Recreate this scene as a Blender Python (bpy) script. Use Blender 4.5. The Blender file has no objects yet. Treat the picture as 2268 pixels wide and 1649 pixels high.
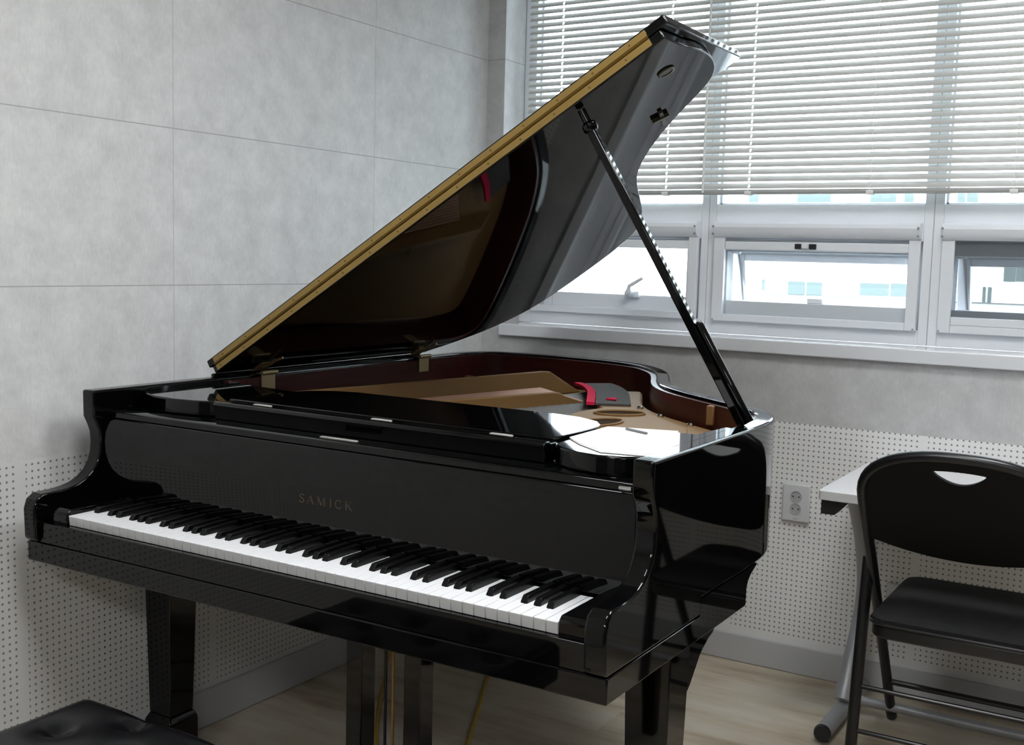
import bpy, bmesh, math
from mathutils import Vector, Matrix

# ------------------------------------------------------------------ camera, world, lights, exposure
scene = bpy.context.scene
COL = scene.collection

cam_data = bpy.data.cameras.new('camera')
cam_data.sensor_fit = 'HORIZONTAL'
cam_data.sensor_width = 36.0
cam_data.lens = 2497.436 / 2268 * 36.0
cam_data.clip_start = 0.02
cam = bpy.data.objects.new('camera', cam_data)
COL.objects.link(cam)
CR = Vector((0.85307653, 0.52111476, 0.02645456))
CU = Vector((-0.07536587, 0.0728901, 0.99448832))
CF = Vector((-0.51631427, 0.85036841, -0.1014551))
cam.matrix_world = Matrix(((CR.x, CU.x, -CF.x, 2.28544604),
                           (CR.y, CU.y, -CF.y, -3.53753846),
                           (CR.z, CU.z, -CF.z, 1.32221633),
                           (0, 0, 0, 1)))
scene.camera = cam

vs = scene.view_settings
vs.view_transform = 'Standard'
vs.look = 'None'
vs.exposure = 0.0
vs.gamma = 1.0
vs.use_curve_mapping = False

world = bpy.data.worlds.new('overcast_sky')
scene.world = world
world.use_nodes = True
wn = world.node_tree.nodes
wn['Background'].inputs[0].default_value = (0.86, 0.94, 1.0, 1)
wn['Background'].inputs[1].default_value = 10.0

sun_d = bpy.data.lights.new('sun', 'SUN')
sun_d.energy = 16.0
sun_d.angle = math.radians(8)
sun_d.color = (1.0, 0.97, 0.92)
sun = bpy.data.objects.new('sun', sun_d)
COL.objects.link(sun)
sun.rotation_euler = (math.radians(48), 0, math.radians(-18))   # comes from behind the room, lights the facade opposite

LAMP = 22.5      # radiance of the ceiling panels


# ------------------------------------------------------------------ helpers
def mat(name, color, rough=0.5, metal=0.0, spec=0.5, coat=0.0):
    m = bpy.data.materials.new(name)
    m.use_nodes = True
    b = m.node_tree.nodes['Principled BSDF']
    b.inputs['Base Color'].default_value = (*color, 1)
    b.inputs['Roughness'].default_value = rough
    b.inputs['Metallic'].default_value = metal
    b.inputs['Specular IOR Level'].default_value = spec
    b.inputs['Coat Weight'].default_value = coat
    return m


class NT:
    """small helper for building node graphs"""
    def __init__(self, m):
        self.t = m.node_tree
        self.bsdf = self.t.nodes['Principled BSDF']

    def n(self, kind, **kw):
        nd = self.t.nodes.new(kind)
        for k, v in kw.items():
            setattr(nd, k, v)
        return nd

    def link(self, a, b):
        self.t.links.new(a, b)

    def m(self, op, a, b=None, c=None):
        nd = self.n('ShaderNodeMath', operation=op)
        for i, v in enumerate((a, b, c)):
            if v is None:
                continue
            if isinstance(v, (int, float)):
                nd.inputs[i].default_value = v
            else:
                self.link(v, nd.inputs[i])
        return nd.outputs[0]

    def mix(self, fac, c1, c2):
        nd = self.n('ShaderNodeMix', data_type='RGBA')
        if isinstance(fac, (int, float)):
            nd.inputs[0].default_value = fac
        else:
            self.link(fac, nd.inputs[0])
        for i, c in ((6, c1), (7, c2)):
            if isinstance(c, tuple):
                nd.inputs[i].default_value = (*c, 1)
            else:
                self.link(c, nd.inputs[i])
        return nd.outputs[2]

    def xyz(self):
        g = self.n('ShaderNodeNewGeometry')
        s = self.n('ShaderNodeSeparateXYZ')
        self.link(g.outputs['Position'], s.inputs[0])
        return g.outputs['Position'], s.outputs[0], s.outputs[1], s.outputs[2]

    def noise(self, vec, scale, detail=4, rough=0.55, stretch=None):
        if stretch:
            mp = self.n('ShaderNodeMapping')
            mp.inputs['Scale'].default_value = stretch
            self.link(vec, mp.inputs[0])
            vec = mp.outputs[0]
        nd = self.n('ShaderNodeTexNoise')
        nd.inputs['Scale'].default_value = scale
        nd.inputs['Detail'].default_value = detail
        nd.inputs['Roughness'].default_value = rough
        self.link(vec, nd.inputs['Vector'])
        return nd.outputs[0]

    def ramp(self, fac, stops):
        r = self.n('ShaderNodeValToRGB')
        e = r.color_ramp.elements
        while len(e) < len(stops):
            e.new(0.5)
        for i, (p, c) in enumerate(stops):
            e[i].position = p
            e[i].color = (*c, 1)
        self.link(fac, r.inputs[0])
        return r.outputs[0]

    def bump(self, h, strength=0.3, dist=0.002):
        b = self.n('ShaderNodeBump')
        b.inputs['Strength'].default_value = strength
        b.inputs['Distance'].default_value = dist
        self.link(h, b.inputs['Height'])
        self.link(b.outputs[0], self.bsdf.inputs['Normal'])


def finish(name, bm, material, parent=None, smooth=True, bevel=0.0, seg=2, loc=None, keep=None):
    bmesh.ops.recalc_face_normals(bm, faces=bm.faces)
    if keep is not None:                 # bevel only the edges that pass the test
        lay = bm.edges.layers.float.new('bevel_weight_edge')
        for e in bm.edges:
            if len(e.link_faces) == 2 and e.calc_face_angle(0) > math.radians(40) and keep(e):
                e[lay] = 1.0
    me = bpy.data.meshes.new(name)
    bm.to_mesh(me)
    bm.free()
    mats = material if isinstance(material, (list, tuple)) else [material]
    for m in mats:
        me.materials.append(m)
    if smooth:
        me.polygons.foreach_set('use_smooth', [True] * len(me.polygons))
        me.set_sharp_from_angle(angle=math.radians(32))
    o = bpy.data.objects.new(name, me)
    COL.objects.link(o)
    if parent is not None:
        o.parent = parent
    if loc:
        o.location = loc
    if bevel > 0:
        b = o.modifiers.new('edge', 'BEVEL')
        b.width = bevel
        b.segments = seg
        b.limit_method = 'ANGLE' if keep is None else 'WEIGHT'
        b.angle_limit = math.radians(40)
    return o


def box(bm, x0, x1, y0, y1, z0, z1):
    vs_ = [bm.verts.new(p) for p in ((x0, y0, z0), (x1, y0, z0), (x1, y1, z0), (x0, y1, z0),
                                     (x0, y0, z1), (x1, y0, z1), (x1, y1, z1), (x0, y1, z1))]
    for f in ((3, 2, 1, 0), (4, 5, 6, 7), (0, 1, 5, 4), (1, 2, 6, 5), (2, 3, 7, 6), (3, 0, 4, 7)):
        bm.faces.new([vs_[i] for i in f])
    return vs_


def prism(bm, pts, axis, a, b):
    """polygon pts (2D) extruded along axis from a to b; 2D order: x->(y,z) y->(x,z) z->(x,y)"""
    def mk(p, v):
        return {'x': (v, p[0], p[1]), 'y': (p[0], v, p[1]), 'z': (p[0], p[1], v)}[axis]
    A = [bm.verts.new(mk(p, a)) for p in pts]
    B = [bm.verts.new(mk(p, b)) for p in pts]
    n = len(pts)
    bm.faces.new(A)
    bm.faces.new(list(reversed(B)))
    for i in range(n):
        j = (i + 1) % n
        bm.faces.new((A[i], B[i], B[j], A[j]))


def frustum(bm, r0, z0, r1, z1):
    """box between rectangle r0=(x0,x1,y0,y1) at z0 and r1 at z1"""
    q = lambda r, z: [bm.verts.new(p) for p in ((r[0], r[2], z), (r[1], r[2], z), (r[1], r[3], z), (r[0], r[3], z))]
    a, b = q(r0, z0), q(r1, z1)
    bm.faces.new(a[::-1])
    bm.faces.new(b)
    for i in range(4):
        j = (i + 1) % 4
        bm.faces.new((a[i], a[j], b[j], b[i]))


def tube(bm, pts, r, n=12, closed=False, flat=1.0, up=None):
    """round (or flattened) tube along a list of points"""
    P = [Vector(p) for p in pts]
    N = len(P)
    rings = []
    ref = Vector(up) if up else None
    prev = None
    for i in range(N):
        if closed:
            t = P[(i + 1) % N] - P[i - 1]
        else:
            t = P[min(i + 1, N - 1)] - P[max(i - 1, 0)]
        t.normalize()
        if ref is not None:
            u = ref - t * ref.dot(t)
        elif prev is None:
            a = Vector((0, 0, 1)) if abs(t.z) < 0.9 else Vector((1, 0, 0))
            u = a - t * a.dot(t)
        else:
            u = prev - t * prev.dot(t)
        u.normalize()
        prev = u
        w = t.cross(u)
        rr = r[i] if isinstance(r, (list, tuple)) else r
        rings.append([bm.verts.new(P[i] + u * (rr * math.cos(k * 2 * math.pi / n)) + w * (rr * flat * math.sin(k * 2 * math.pi / n)))
                      for k in range(n)])
    for i in range(N if closed else N - 1):
        a, b = rings[i], rings[(i + 1) % N]
        for k in range(n):
            bm.faces.new((a[k], a[(k + 1) % n], b[(k + 1) % n], b[k]))
    if not closed:
        bm.faces.new(rings[0][::-1])
        bm.faces.new(rings[-1])


def lathe(bm, prof, c, axis=(0, 0, 1), n=24):
    """profile [(r,h)] turned round axis through c"""
    ax = Vector(axis).normalized()
    a = Vector((1, 0, 0)) if abs(ax.x) < 0.9 else Vector((0, 1, 0))
    u = (a - ax * a.dot(ax)).normalized()
    w = ax.cross(u)
    c = Vector(c)
    rings = []
    for r, h in prof:
        rings.append([bm.verts.new(c + ax * h + (u * math.cos(k * 2 * math.pi / n) + w * math.sin(k * 2 * math.pi / n)) * max(r, 1e-5)) for k in range(n)])
    for A, B in zip(rings, rings[1:]):
        for k in range(n):
            bm.faces.new((A[k], A[(k + 1) % n], B[(k + 1) % n], B[k]))
    bm.faces.new(rings[0][::-1])
    bm.faces.new(rings[-1])


def spline(pts, k=6):
    """Catmull-Rom through 2D or 3D points"""
    P = [Vector(p) for p in pts]
    out = []
    for i in range(len(P) - 1):
        p0, p1, p2, p3 = P[max(i - 1, 0)], P[i], P[i + 1], P[min(i + 2, len(P) - 1)]
        for s in range(k):
            t = s / k
            out.append(0.5 * ((2 * p1) + (p2 - p0) * t + (2 * p0 - 5 * p1 + 4 * p2 - p3) * t * t + (3 * p1 - p0 - 3 * p2 + p3) * t ** 3))
    out.append(P[-1])
    return out


def offset(path, d):
    """offset an open 2D path sideways (to its right for d > 0)"""
    out = []
    for i, p in enumerate(path):
        t = (path[min(i + 1, len(path) - 1)] - path[max(i - 1, 0)]).normalized()
        out.append(Vector((p.x + t.y * d, p.y - t.x * d)))
    return out


def band(bm, a, b, z0, z1):
    """solid strip between two open 2D paths, from z0 to z1"""
    n = len(a)
    V = [[bm.verts.new((p.x, p.y, z)) for p in path] for path in (a, b) for z in (z0, z1)]
    a0, a1, b0, b1 = V
    for i in range(n - 1):
        bm.faces.new((a0[i], a0[i + 1], a1[i + 1], a1[i]))
        bm.faces.new((b0[i], b1[i], b1[i + 1], b0[i + 1]))
        bm.faces.new((a1[i], a1[i + 1], b1[i + 1], b1[i]))
        bm.faces.new((a0[i], b0[i], b0[i + 1], a0[i + 1]))
    for i in (0, n - 1):
        bm.faces.new((a0[i], a1[i], b1[i], b0[i]))


def thing(name, label, cat, loc=(0, 0, 0), group=None):
    o = bpy.data.objects.new(name, None)
    o.empty_display_size = 0.1
    COL.objects.link(o)
    o.location = loc
    o['label'] = label
    o['category'] = cat
    if group:
        o['group'] = group
    return o


def tag(o, label, cat, group=None):
    o['label'] = label
    o['category'] = cat
    if group:
        o['group'] = group
    return o


def struct(o):
    o['kind'] = 'structure'
    return o


def part(name, bm, material, root, **kw):
    """mesh modelled in world space, parented to a root that may stand elsewhere"""
    o = finish(name, bm, material, root, **kw)
    w = Vector((0, 0, 0))
    r = root
    M = Matrix()
    chain = []
    while r is not None:
        chain.append(r)
        r = r.parent
    for r in reversed(chain):
        M = M @ r.matrix_parent_inverse @ r.matrix_basis
    o.matrix_parent_inverse = M.inverted()
    return o


# ------------------------------------------------------------------ materials
# mottled acoustic felt board with thin joints
def felt_board(name, base, axis, joints_h, joints_v):
    m = mat(name, base, 0.9, spec=0.2)
    g = NT(m)
    pos, x, y, z = g.xyz()
    n1 = g.noise(pos, 12.0, 6, 0.66)
    n2 = g.noise(pos, 160.0, 2, 0.5, (1, 1, 0.35))
    f = g.m('ADD', g.m('MULTIPLY', n1, 0.75), g.m('MULTIPLY', n2, 0.25))
    lo = tuple(c * 0.86 for c in base)
    hi = tuple(min(1, c * 1.10) for c in base)
    col = g.ramp(f, [(0.34, lo), (0.66, hi)])
    near = None
    for v in joints_h:
        d = g.m('LESS_THAN', g.m('ABSOLUTE', g.m('SUBTRACT', z, v)), 0.0013)
        near = d if near is None else g.m('MAXIMUM', near, d)
    col = g.mix(near, col, tuple(c * 0.60 for c in base))
    near = None
    for v in joints_v:
        d = g.m('LESS_THAN', g.m('ABSOLUTE', g.m('SUBTRACT', x if axis == 'x' else y, v)), 0.0013)
        near = d if near is None else g.m('MAXIMUM', near, d)
    if near is not None:
        col = g.mix(near, col, tuple(c * 0.74 for c in base))
    g.link(col, g.bsdf.inputs['Base Color'])
    g.bump(n2, 0.15, 0.001)
    return m


def perforated(name, base, axis, u0, stripe0):
    m = mat(name, base, 0.6, spec=0.3)
    g = NT(m)
    pos, x, y, z = g.xyz()
    u = x if axis == 'x' else y
    P = 0.0165
    fu = g.m('SUBTRACT', g.m('FRACT', g.m('DIVIDE', g.m('ADD', u, 20 * P * 10 - u0 + P / 2), P)), 0.5)
    fz = g.m('SUBTRACT', g.m('FRACT', g.m('DIVIDE', g.m('ADD', z, P * 10 - 0.816 + P / 2 + P * 90), P)), 0.5)
    r = g.m('SQRT', g.m('ADD', g.m('MULTIPLY', fu, fu), g.m('MULTIPLY', fz, fz)))
    hole = g.m('SUBTRACT', 1.0, g.n('ShaderNodeMapRange').outputs[0])
    mr = hole.node.inputs[1].links[0].from_node if hole.node.inputs[1].links else None
    mr.inputs['From Min'].default_value = 0.13
    mr.inputs['From Max'].default_value = 0.21
    g.link(r, mr.inputs['Value'])
    s = g.m('ABSOLUTE', g.m('SUBTRACT', g.m('FRACT', g.m('DIVIDE', g.m('ADD', u, 6.0 - stripe0 + 0.297), 0.594)), 0.5))
    solid = g.m('GREATER_THAN', s, 0.017)
    hole = g.m('MULTIPLY', hole, solid)
    lowz = g.m('GREATER_THAN', z, 0.118)
    hole = g.m('MULTIPLY', hole, lowz)
    col = g.mix(hole, base, (0.22, 0.22, 0.22))
    g.link(col, g.bsdf.inputs['Base Color'])
    return m


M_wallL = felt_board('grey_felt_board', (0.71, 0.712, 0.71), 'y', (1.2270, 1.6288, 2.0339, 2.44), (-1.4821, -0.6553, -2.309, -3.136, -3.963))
M_wallW = felt_board('grey_felt_board_shaded', (0.57, 0.57, 0.572), 'x', (2.0339, 2.44), ())  # same board as the left wall, colour darkened for the weaker light here
M_perfL = perforated('white_perforated_board', (0.74, 0.74, 0.73), 'y', -1.941, -1.8755)
M_perfW = perforated('white_perforated_board_brightened', (0.84, 0.84, 0.83), 'x', 1.154, 1.071)  # same board, colour lightened to offset light falloff on this wall
M_plain = mat('painted_plaster', (0.115, 0.12, 0.128), 0.8, spec=0.2)
M_ceil = mat('ceiling_paint', (0.72, 0.72, 0.70), 0.9, spec=0.2)
M_base = mat('grey_skirting', (0.56, 0.57, 0.58), 0.5, spec=0.3)
M_white = mat('white_window_plastic', (0.80, 0.83, 0.87), 0.32, spec=0.4)
M_sill = mat('white_sill', (0.80, 0.82, 0.85), 0.14, spec=0.6, coat=1.0)
M_inshade = mat('shade_toned_inner_frame', (0.62, 0.66, 0.69), 0.4, spec=0.3)  # greyed tone carries the shade of the window recess in its colour
M_grey = mat('grey_gasket', (0.28, 0.30, 0.32), 0.6)
M_clipb = mat('black_clip_plastic', (0.015, 0.015, 0.017), 0.4)
M_slat = mat('cream_blind_slat', (0.50, 0.495, 0.475), 0.5, spec=0.3)
M_slat.node_tree.nodes['Principled BSDF'].inputs['Subsurface Weight'].default_value = 0.0
M_cord = mat('white_blind_cord', (0.85, 0.86, 0.83), 0.6)
M_rail = mat('grey_blind_rail', (0.36, 0.37, 0.36), 0.4)

# floor: grey-beige vinyl planks
M_floor = mat('grey_beige_vinyl_planks', (0.4, 0.37, 0.32), 0.38, spec=0.4)
g = NT(M_floor)
pos, x, y, z = g.xyz()
bt = g.n('ShaderNodeTexBrick')
bt.offset = 0.37
bt.inputs['Color1'].default_value = (0.0, 0, 0, 1)
bt.inputs['Color2'].default_value = (1, 1, 1, 1)
bt.inputs['Mortar'].default_value = (0.5, 0.5, 0.5, 1)
bt.inputs['Scale'].default_value = 1.0
bt.inputs['Mortar Size'].default_value = 0.001
bt.inputs['Brick Width'].default_value = 0.92
bt.inputs['Row Height'].default_value = 0.155
g.link(pos, bt.inputs['Vector'])
gr = g.noise(pos, 5.0, 6, 0.6, (0.55, 3.0, 1))
big = g.noise(pos, 2.3, 3, 0.5)
f = g.m('ADD', g.m('MULTIPLY', gr, 0.55), g.m('ADD', g.m('MULTIPLY', big, 0.35), g.m('MULTIPLY', bt.outputs['Color'], 0.10)))
col = g.ramp(f, [(0.36, (0.40, 0.31, 0.21)), (0.50, (0.62, 0.54, 0.42)), (0.66, (0.72, 0.67, 0.58))])
g.link(col, g.bsdf.inputs['Base Color'])

M_black = mat('black_polyester_lacquer', (0.0014, 0.0015, 0.0017), 0.035, spec=0.37)
M_satin = mat('black_satin_metal', (0.008, 0.008, 0.009), 0.3, spec=0.5)
M_matte = mat('black_key_ebony', (0.0022, 0.0022, 0.0022), 0.28, spec=0.28)
M_key = mat('white_key_acrylic', (0.82, 0.83, 0.85), 0.22, spec=0.45)
M_keyfront = mat('white_key_front', (0.74, 0.74, 0.73), 0.3)
M_brass = mat('brass', (0.36, 0.235, 0.072), 0.42, metal=0.6)
M_brassdull = mat('dull_brass', (0.36, 0.28, 0.14), 0.45, metal=0.5)
M_bronze = mat('bronze_painted_iron', (0.20, 0.112, 0.040), 0.62, metal=0.1, spec=0.22)
M_copper = mat('copper_wound_strings', (0.50, 0.27, 0.19), 0.45, metal=0.3)
M_steelstr = mat('steel_strings', (0.16, 0.15, 0.14), 0.5, metal=0.3)
M_redfelt = mat('red_felt', (0.62, 0.02, 0.07), 0.95, spec=0.1)
M_blackfelt = mat('black_felt', (0.02, 0.02, 0.02), 0.95, spec=0.1)
M_holeb = mat('dark_hole_fill', (0.030, 0.014, 0.005), 0.9, spec=0.05)
M_padfelt = mat('grey_felt', (0.36, 0.35, 0.33), 0.95, spec=0.1)
M_paper = mat('white_paper', (0.90, 0.90, 0.88), 0.7, spec=0.2)
M_chrome = mat('chrome', (0.75, 0.75, 0.75), 0.15, metal=1.0)
M_yellow = mat('yellow_cable_rubber', (0.50, 0.32, 0.03), 0.5)
M_cupd = mat('dark_screw_brass', (0.14, 0.09, 0.03), 0.5, metal=0.4)
M_gold = mat('faded_gold_lettering', (0.075, 0.060, 0.043), 0.7, spec=0.1)

# mahogany with long grain
M_mahog = mat('red_mahogany', (0.08, 0.015, 0.009), 0.3, spec=0.4)
g = NT(M_mahog)
pos, x, y, z = g.xyz()
gn = g.noise(pos, 9.0, 5, 0.6, (1, 1, 9))
g.link(g.ramp(gn, [(0.3, (0.030, 0.0055, 0.0042)), (0.7, (0.062, 0.0115, 0.008))]), g.bsdf.inputs['Base Color'])
M_spruce = mat('spruce_soundboard', (0.36, 0.20, 0.08), 0.4)

M_vinyl = mat('black_vinyl_backrest', (0.0045, 0.0046, 0.0045), 0.6, spec=0.18)
M_weave = mat('black_ribbed_seat_fabric', (0.02, 0.02, 0.022), 0.8, spec=0.3)
g = NT(M_weave)
pos, x, y, z = g.xyz()
wv = g.m('ABSOLUTE', g.m('SINE', g.m('MULTIPLY', x, 900.0)))
wy = g.m('ABSOLUTE', g.m('SINE', g.m('MULTIPLY', y, 700.0)))
w2 = g.m('MULTIPLY', wv, wy)
g.link(g.mix(w2, (0.0055, 0.0055, 0.006), (0.030, 0.030, 0.032)), g.bsdf.inputs['Base Color'])
g.bump(w2, 0.4, 0.001)
M_leather = mat('black_leather', (0.004, 0.004, 0.005), 0.27, spec=0.30)
M_laminate = mat('white_table_laminate', (0.84, 0.84, 0.86), 0.30, spec=0.5)
M_edge = mat('grey_table_edging', (0.55, 0.56, 0.55), 0.5)
M_steel = mat('silver_grey_powder_coat', (0.40, 0.41, 0.43), 0.38, metal=0.25)
M_steeld = mat('dark_grey_powder_coat', (0.20, 0.205, 0.215), 0.45, metal=0.1)
M_outlet = mat('pale_outlet_plastic', (0.66, 0.67, 0.69), 0.4)
M_hole = mat('shaded_socket_plastic', (0.42, 0.43, 0.44), 0.5)

M_glass = bpy.data.materials.new('clear_window_glass')
M_glass.use_nodes = True
nt = M_glass.node_tree
for nd in list(nt.nodes):
    nt.nodes.remove(nd)
out = nt.nodes.new('ShaderNodeOutputMaterial')
mx = nt.nodes.new('ShaderNodeMixShader')
tr = nt.nodes.new('ShaderNodeBsdfTransparent')
tr.inputs[0].default_value = (0.95, 0.975, 0.97, 1)
gl = nt.nodes.new('ShaderNodeBsdfGlossy')
gl.inputs['Roughness'].default_value = 0.02
fr = nt.nodes.new('ShaderNodeFresnel')
fr.inputs[0].default_value = 1.45
nt.links.new(fr.outputs[0], mx.inputs[0])
nt.links.new(tr.outputs[0], mx.inputs[1])
nt.links.new(gl.outputs[0], mx.inputs[2])
nt.links.new(mx.outputs[0], out.inputs[0])

M_screen = bpy.data.materials.new('grey_insect_mesh')
M_screen.use_nodes = True
nt = M_screen.node_tree
bs = nt.nodes['Principled BSDF']
bs.inputs['Base Color'].default_value = (0.12, 0.13, 0.14, 1)
bs.inputs['Roughness'].default_value = 0.8
bs.inputs['Alpha'].default_value = 0.42

M_lamp = mat('lit_diffuser', (0.9, 0.9, 0.9), 0.5)
M_lamp.node_tree.nodes['Principled BSDF'].inputs['Emission Color'].default_value = (0.975, 0.99, 1.0, 1)
M_lamp.node_tree.nodes['Principled BSDF'].inputs['Emission Strength'].default_value = LAMP

M_facade = mat('pale_facade_render', (0.74, 0.79, 0.84), 0.8, spec=0.1)
M_ledge = mat('pale_grey_ledge', (0.085, 0.09, 0.095), 0.8, spec=0.1)
M_teal = mat('teal_window_glass', (0.035, 0.055, 0.057), 0.3)
M_ground = mat('street_asphalt', (0.25, 0.25, 0.25), 0.9)

# ------------------------------------------------------------------ room shell
RX, RY, RH = 4.4, -5.6, 2.62
OX0, OX1, OZ0, OZ1, OD = 0.074, 2.32, 1.066, 2.47, 0.15     # window opening and its depth

bm = bmesh.new()
box(bm, -0.3, RX + 0.3, RY - 0.3, 0.3, -0.2, 0)
struct(finish('floor', bm, M_floor, smooth=False))
bm = bmesh.new()
box(bm, -0.3, RX + 0.3, RY - 0.3, 0.3, RH, RH + 0.2)
struct(finish('ceiling', bm, M_ceil, smooth=False))

bm = bmesh.new()
box(bm, -0.25, 0, RY - 0.25, 0.3, 0.828, RH)
for f in bm.faces:
    f.material_index = 0
n0 = len(bm.faces)
box(bm, -0.25, 0, RY - 0.25, 0.3, 0, 0.828)
bm.faces.ensure_lookup_table()
for f in bm.faces[n0:]:
    f.material_index = 1
struct(finish('wall_left', bm, [M_wallL, M_perfL], smooth=False))

bm = bmesh.new()
WT = 0.30
def wbox(x0, x1, z0, z1, mi):
    k = len(bm.faces)
    box(bm, x0, x1, 0, WT, z0, z1)
    bm.faces.ensure_lookup_table()
    for f in bm.faces[k:]:
        f.material_index = mi
wbox(0, RX, 0, 0.818, 1)
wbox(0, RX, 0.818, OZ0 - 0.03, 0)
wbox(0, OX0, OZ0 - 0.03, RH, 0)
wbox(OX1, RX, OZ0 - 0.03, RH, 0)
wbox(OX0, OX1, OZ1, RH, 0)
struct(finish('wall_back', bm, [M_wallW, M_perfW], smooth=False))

bm = bmesh.new()
box(bm, RX, RX + 0.25, RY - 0.25, 0.3, 0, RH)
struct(finish('wall_right', bm, M_plain, smooth=False))
bm = bmesh.new()
box(bm, 0, RX, RY - 0.25, RY, 0, RH)
struct(finish('wall_front', bm, M_plain, smooth=False))

bm = bmesh.new()
box(bm, 0.0005, 0.012, RY, -0.0005, 0.0005, 0.105)
struct(finish('baseboard_left', bm, M_base, bevel=0.003))
bm = bmesh.new()
box(bm, 0.012, RX, -0.012, -0.0005, 0.0005, 0.092)
struct(finish('baseboard_back', bm, M_base, bevel=0.003))

# sill board
bm = bmesh.new()
box(bm, 0.088, OX1 + 0.03, -0.025, -0.0005, 1.037, 1.080)
box(bm, OX0 + 0.001, OX1 - 0.001, -0.001, OD + 0.02, 1.037, 1.080)
struct(finish('trim_1', bm, M_sill, bevel=0.004, seg=3))

# ------------------------------------------------------------------ windows
FY = 0.14          # room-side face of the window frames
bays = [(0.0745, 0.8265), (0.8265, 1.5635), (1.5635, 2.3195)]
glassx = [(0.125, 0.800), (0.853, 1.535), (1.592, 2.27)]
for i, ((x0, x1), (g0, g1)) in enumerate(zip(bays, glassx)):
    W = bpy.data.objects.new('window_%d' % (i + 1), None)
    COL.objects.link(W)
    W.location = (0.5 * (x0 + x1), FY, 1.08)
    W['kind'] = 'structure'
    # fixed frame: stiles, transom, head and bottom rail
    bm = bmesh.new()
    e = 0.0004
    box(bm, x0 + e, g0, FY, FY + 0.09, 1.081, OZ1 - 0.001)
    box(bm, g1, x1 - e, FY, FY + 0.09, 1.081, OZ1 - 0.001)
    box(bm, g0, g1, FY, FY + 0.09, 1.405, 1.520)
    box(bm, g0, g1, FY, FY + 0.09, 2.42, OZ1 - 0.001)
    box(bm, g0, g1, FY, FY + 0.09, 1.081, 1.128)
    part('frame', bm, M_white, W, bevel=0.002)
    # upper pane
    bm = bmesh.new()
    box(bm, g0 - 0.0, g1 + 0.0, FY + 0.045, FY + 0.049, 1.520, 2.42)
    part('glass_pane', bm, M_glass, W, smooth=False)
    bm = bmesh.new()
    for (a, b, c, d) in ((g0, g0 + 0.006, 1.52, 2.42), (g1 - 0.006, g1, 1.52, 2.42), (g0, g1, 1.52, 1.526)):
        box(bm, a, b, FY + 0.034, FY + 0.045, c, d)
    part('glazing_bead', bm, M_white, W, smooth=False)
    # insect screen cassette and guide rails on the room side
    fx0, fx1 = g0 + 0.002, g1 - 0.004
    bm = bmesh.new()
    prof = [(FY - 0.0005, 1.409), (FY - 0.018, 1.409), (FY - 0.029, 1.416), (FY - 0.037, 1.429), (FY - 0.040, 1.443), (FY - 0.035, 1.456), (FY - 0.020, 1.4615), (FY - 0.0005, 1.462)]
    prism(bm, prof, 'x', fx0, fx1)
    cas = part('screen_cassette', bm, M_white, W, bevel=0.002)
    bm = bmesh.new()
    for sx in (fx0 + 0.004, fx1 - 0.004):
        for sz in (1.445, 1.420):
            lathe(bm, [(0.0036, 0.0), (0.0036, 0.003)], (sx, FY - 0.0415, sz), (0, -1, 0), 10)
    part('screw', bm, M_grey, cas)
    bm = bmesh.new()
    box(bm, fx0, fx0 + 0.038, FY - 0.018, FY - 0.0005, 1.126, 1.409)
    box(bm, fx1 - 0.034, fx1, FY - 0.018, FY - 0.0005, 1.126, 1.409)
    box(bm, fx0 + 0.038, fx1 - 0.034, FY - 0.018, FY - 0.0005, 1.126, 1.150)
    rails = part('screen_guide', bm, M_white, W, bevel=0.002)
    bm = bmesh.new()
    for sx in (fx0 + 0.006, fx1 - 0.008):
        lathe(bm, [(0.003, 0.0), (0.003, 0.002)], (sx, FY - 0.0185, 1.131), (0, -1, 0), 10)
    part('screw', bm, M_grey, rails)
    a0, a1 = fx0 + 0.038, fx1 - 0.034
    if i < 2:
        bm = bmesh.new()
        box(bm, a0, a1, FY - 0.014, FY - 0.002, 1.368, 1.396)
        bar = part('screen_pull_bar', bm, M_white, W, bevel=0.003)
        bm = bmesh.new()
        box(bm, a0, a1, FY - 0.010, FY - 0.002, 1.397, 1.401)
        part('screen_gap', bm, M_grey, W, smooth=False)
    if i == 1:
        bm = bmesh.new()
        box(bm, 1.135, 1.157, FY - 0.020, FY - 0.012, 1.374, 1.391)
        box(bm, 1.183, 1.206, FY - 0.020, FY - 0.012, 1.374, 1.391)
        part('latch', bm, M_clipb, bar, bevel=0.002)
        bm = bmesh.new()
        box(bm, 1.158, 1.182, FY - 0.024, FY - 0.012, 1.376, 1.396)
        part('latch_button', bm, M_white, bar, bevel=0.003)
        bm = bmesh.new()
        box(bm, 1.162, 1.215, FY + 0.055, FY + 0.075, 1.195, 1.212)
        part('latch_plate', bm, M_white, W, bevel=0.003)
    if i == 2:
        bm = bmesh.new()
        box(bm, a0, a1, FY - 0.016, FY - 0.002, 1.150, 1.176)
        part('screen_pull_bar', bm, M_white, W, bevel=0.003)
        bm = bmesh.new()
        box(bm, a0, a1, FY - 0.0088, FY - 0.0080, 1.176, 1.411)
        part('insect_screen', bm, M_screen, W, smooth=False)
    # outer fixed rebate of the lower light
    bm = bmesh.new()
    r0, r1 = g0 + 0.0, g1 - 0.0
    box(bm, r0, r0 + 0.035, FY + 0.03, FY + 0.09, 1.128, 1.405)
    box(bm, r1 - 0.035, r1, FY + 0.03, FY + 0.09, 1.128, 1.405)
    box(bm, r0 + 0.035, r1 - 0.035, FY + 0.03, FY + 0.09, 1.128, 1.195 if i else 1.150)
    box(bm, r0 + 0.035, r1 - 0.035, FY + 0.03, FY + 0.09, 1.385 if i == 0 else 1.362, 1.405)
    part('inner_frame', bm, M_inshade, W, bevel=0.002)
    # top hung sash
    S = bpy.data.objects.new('sash', None)
    COL.objects.link(S)
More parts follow.
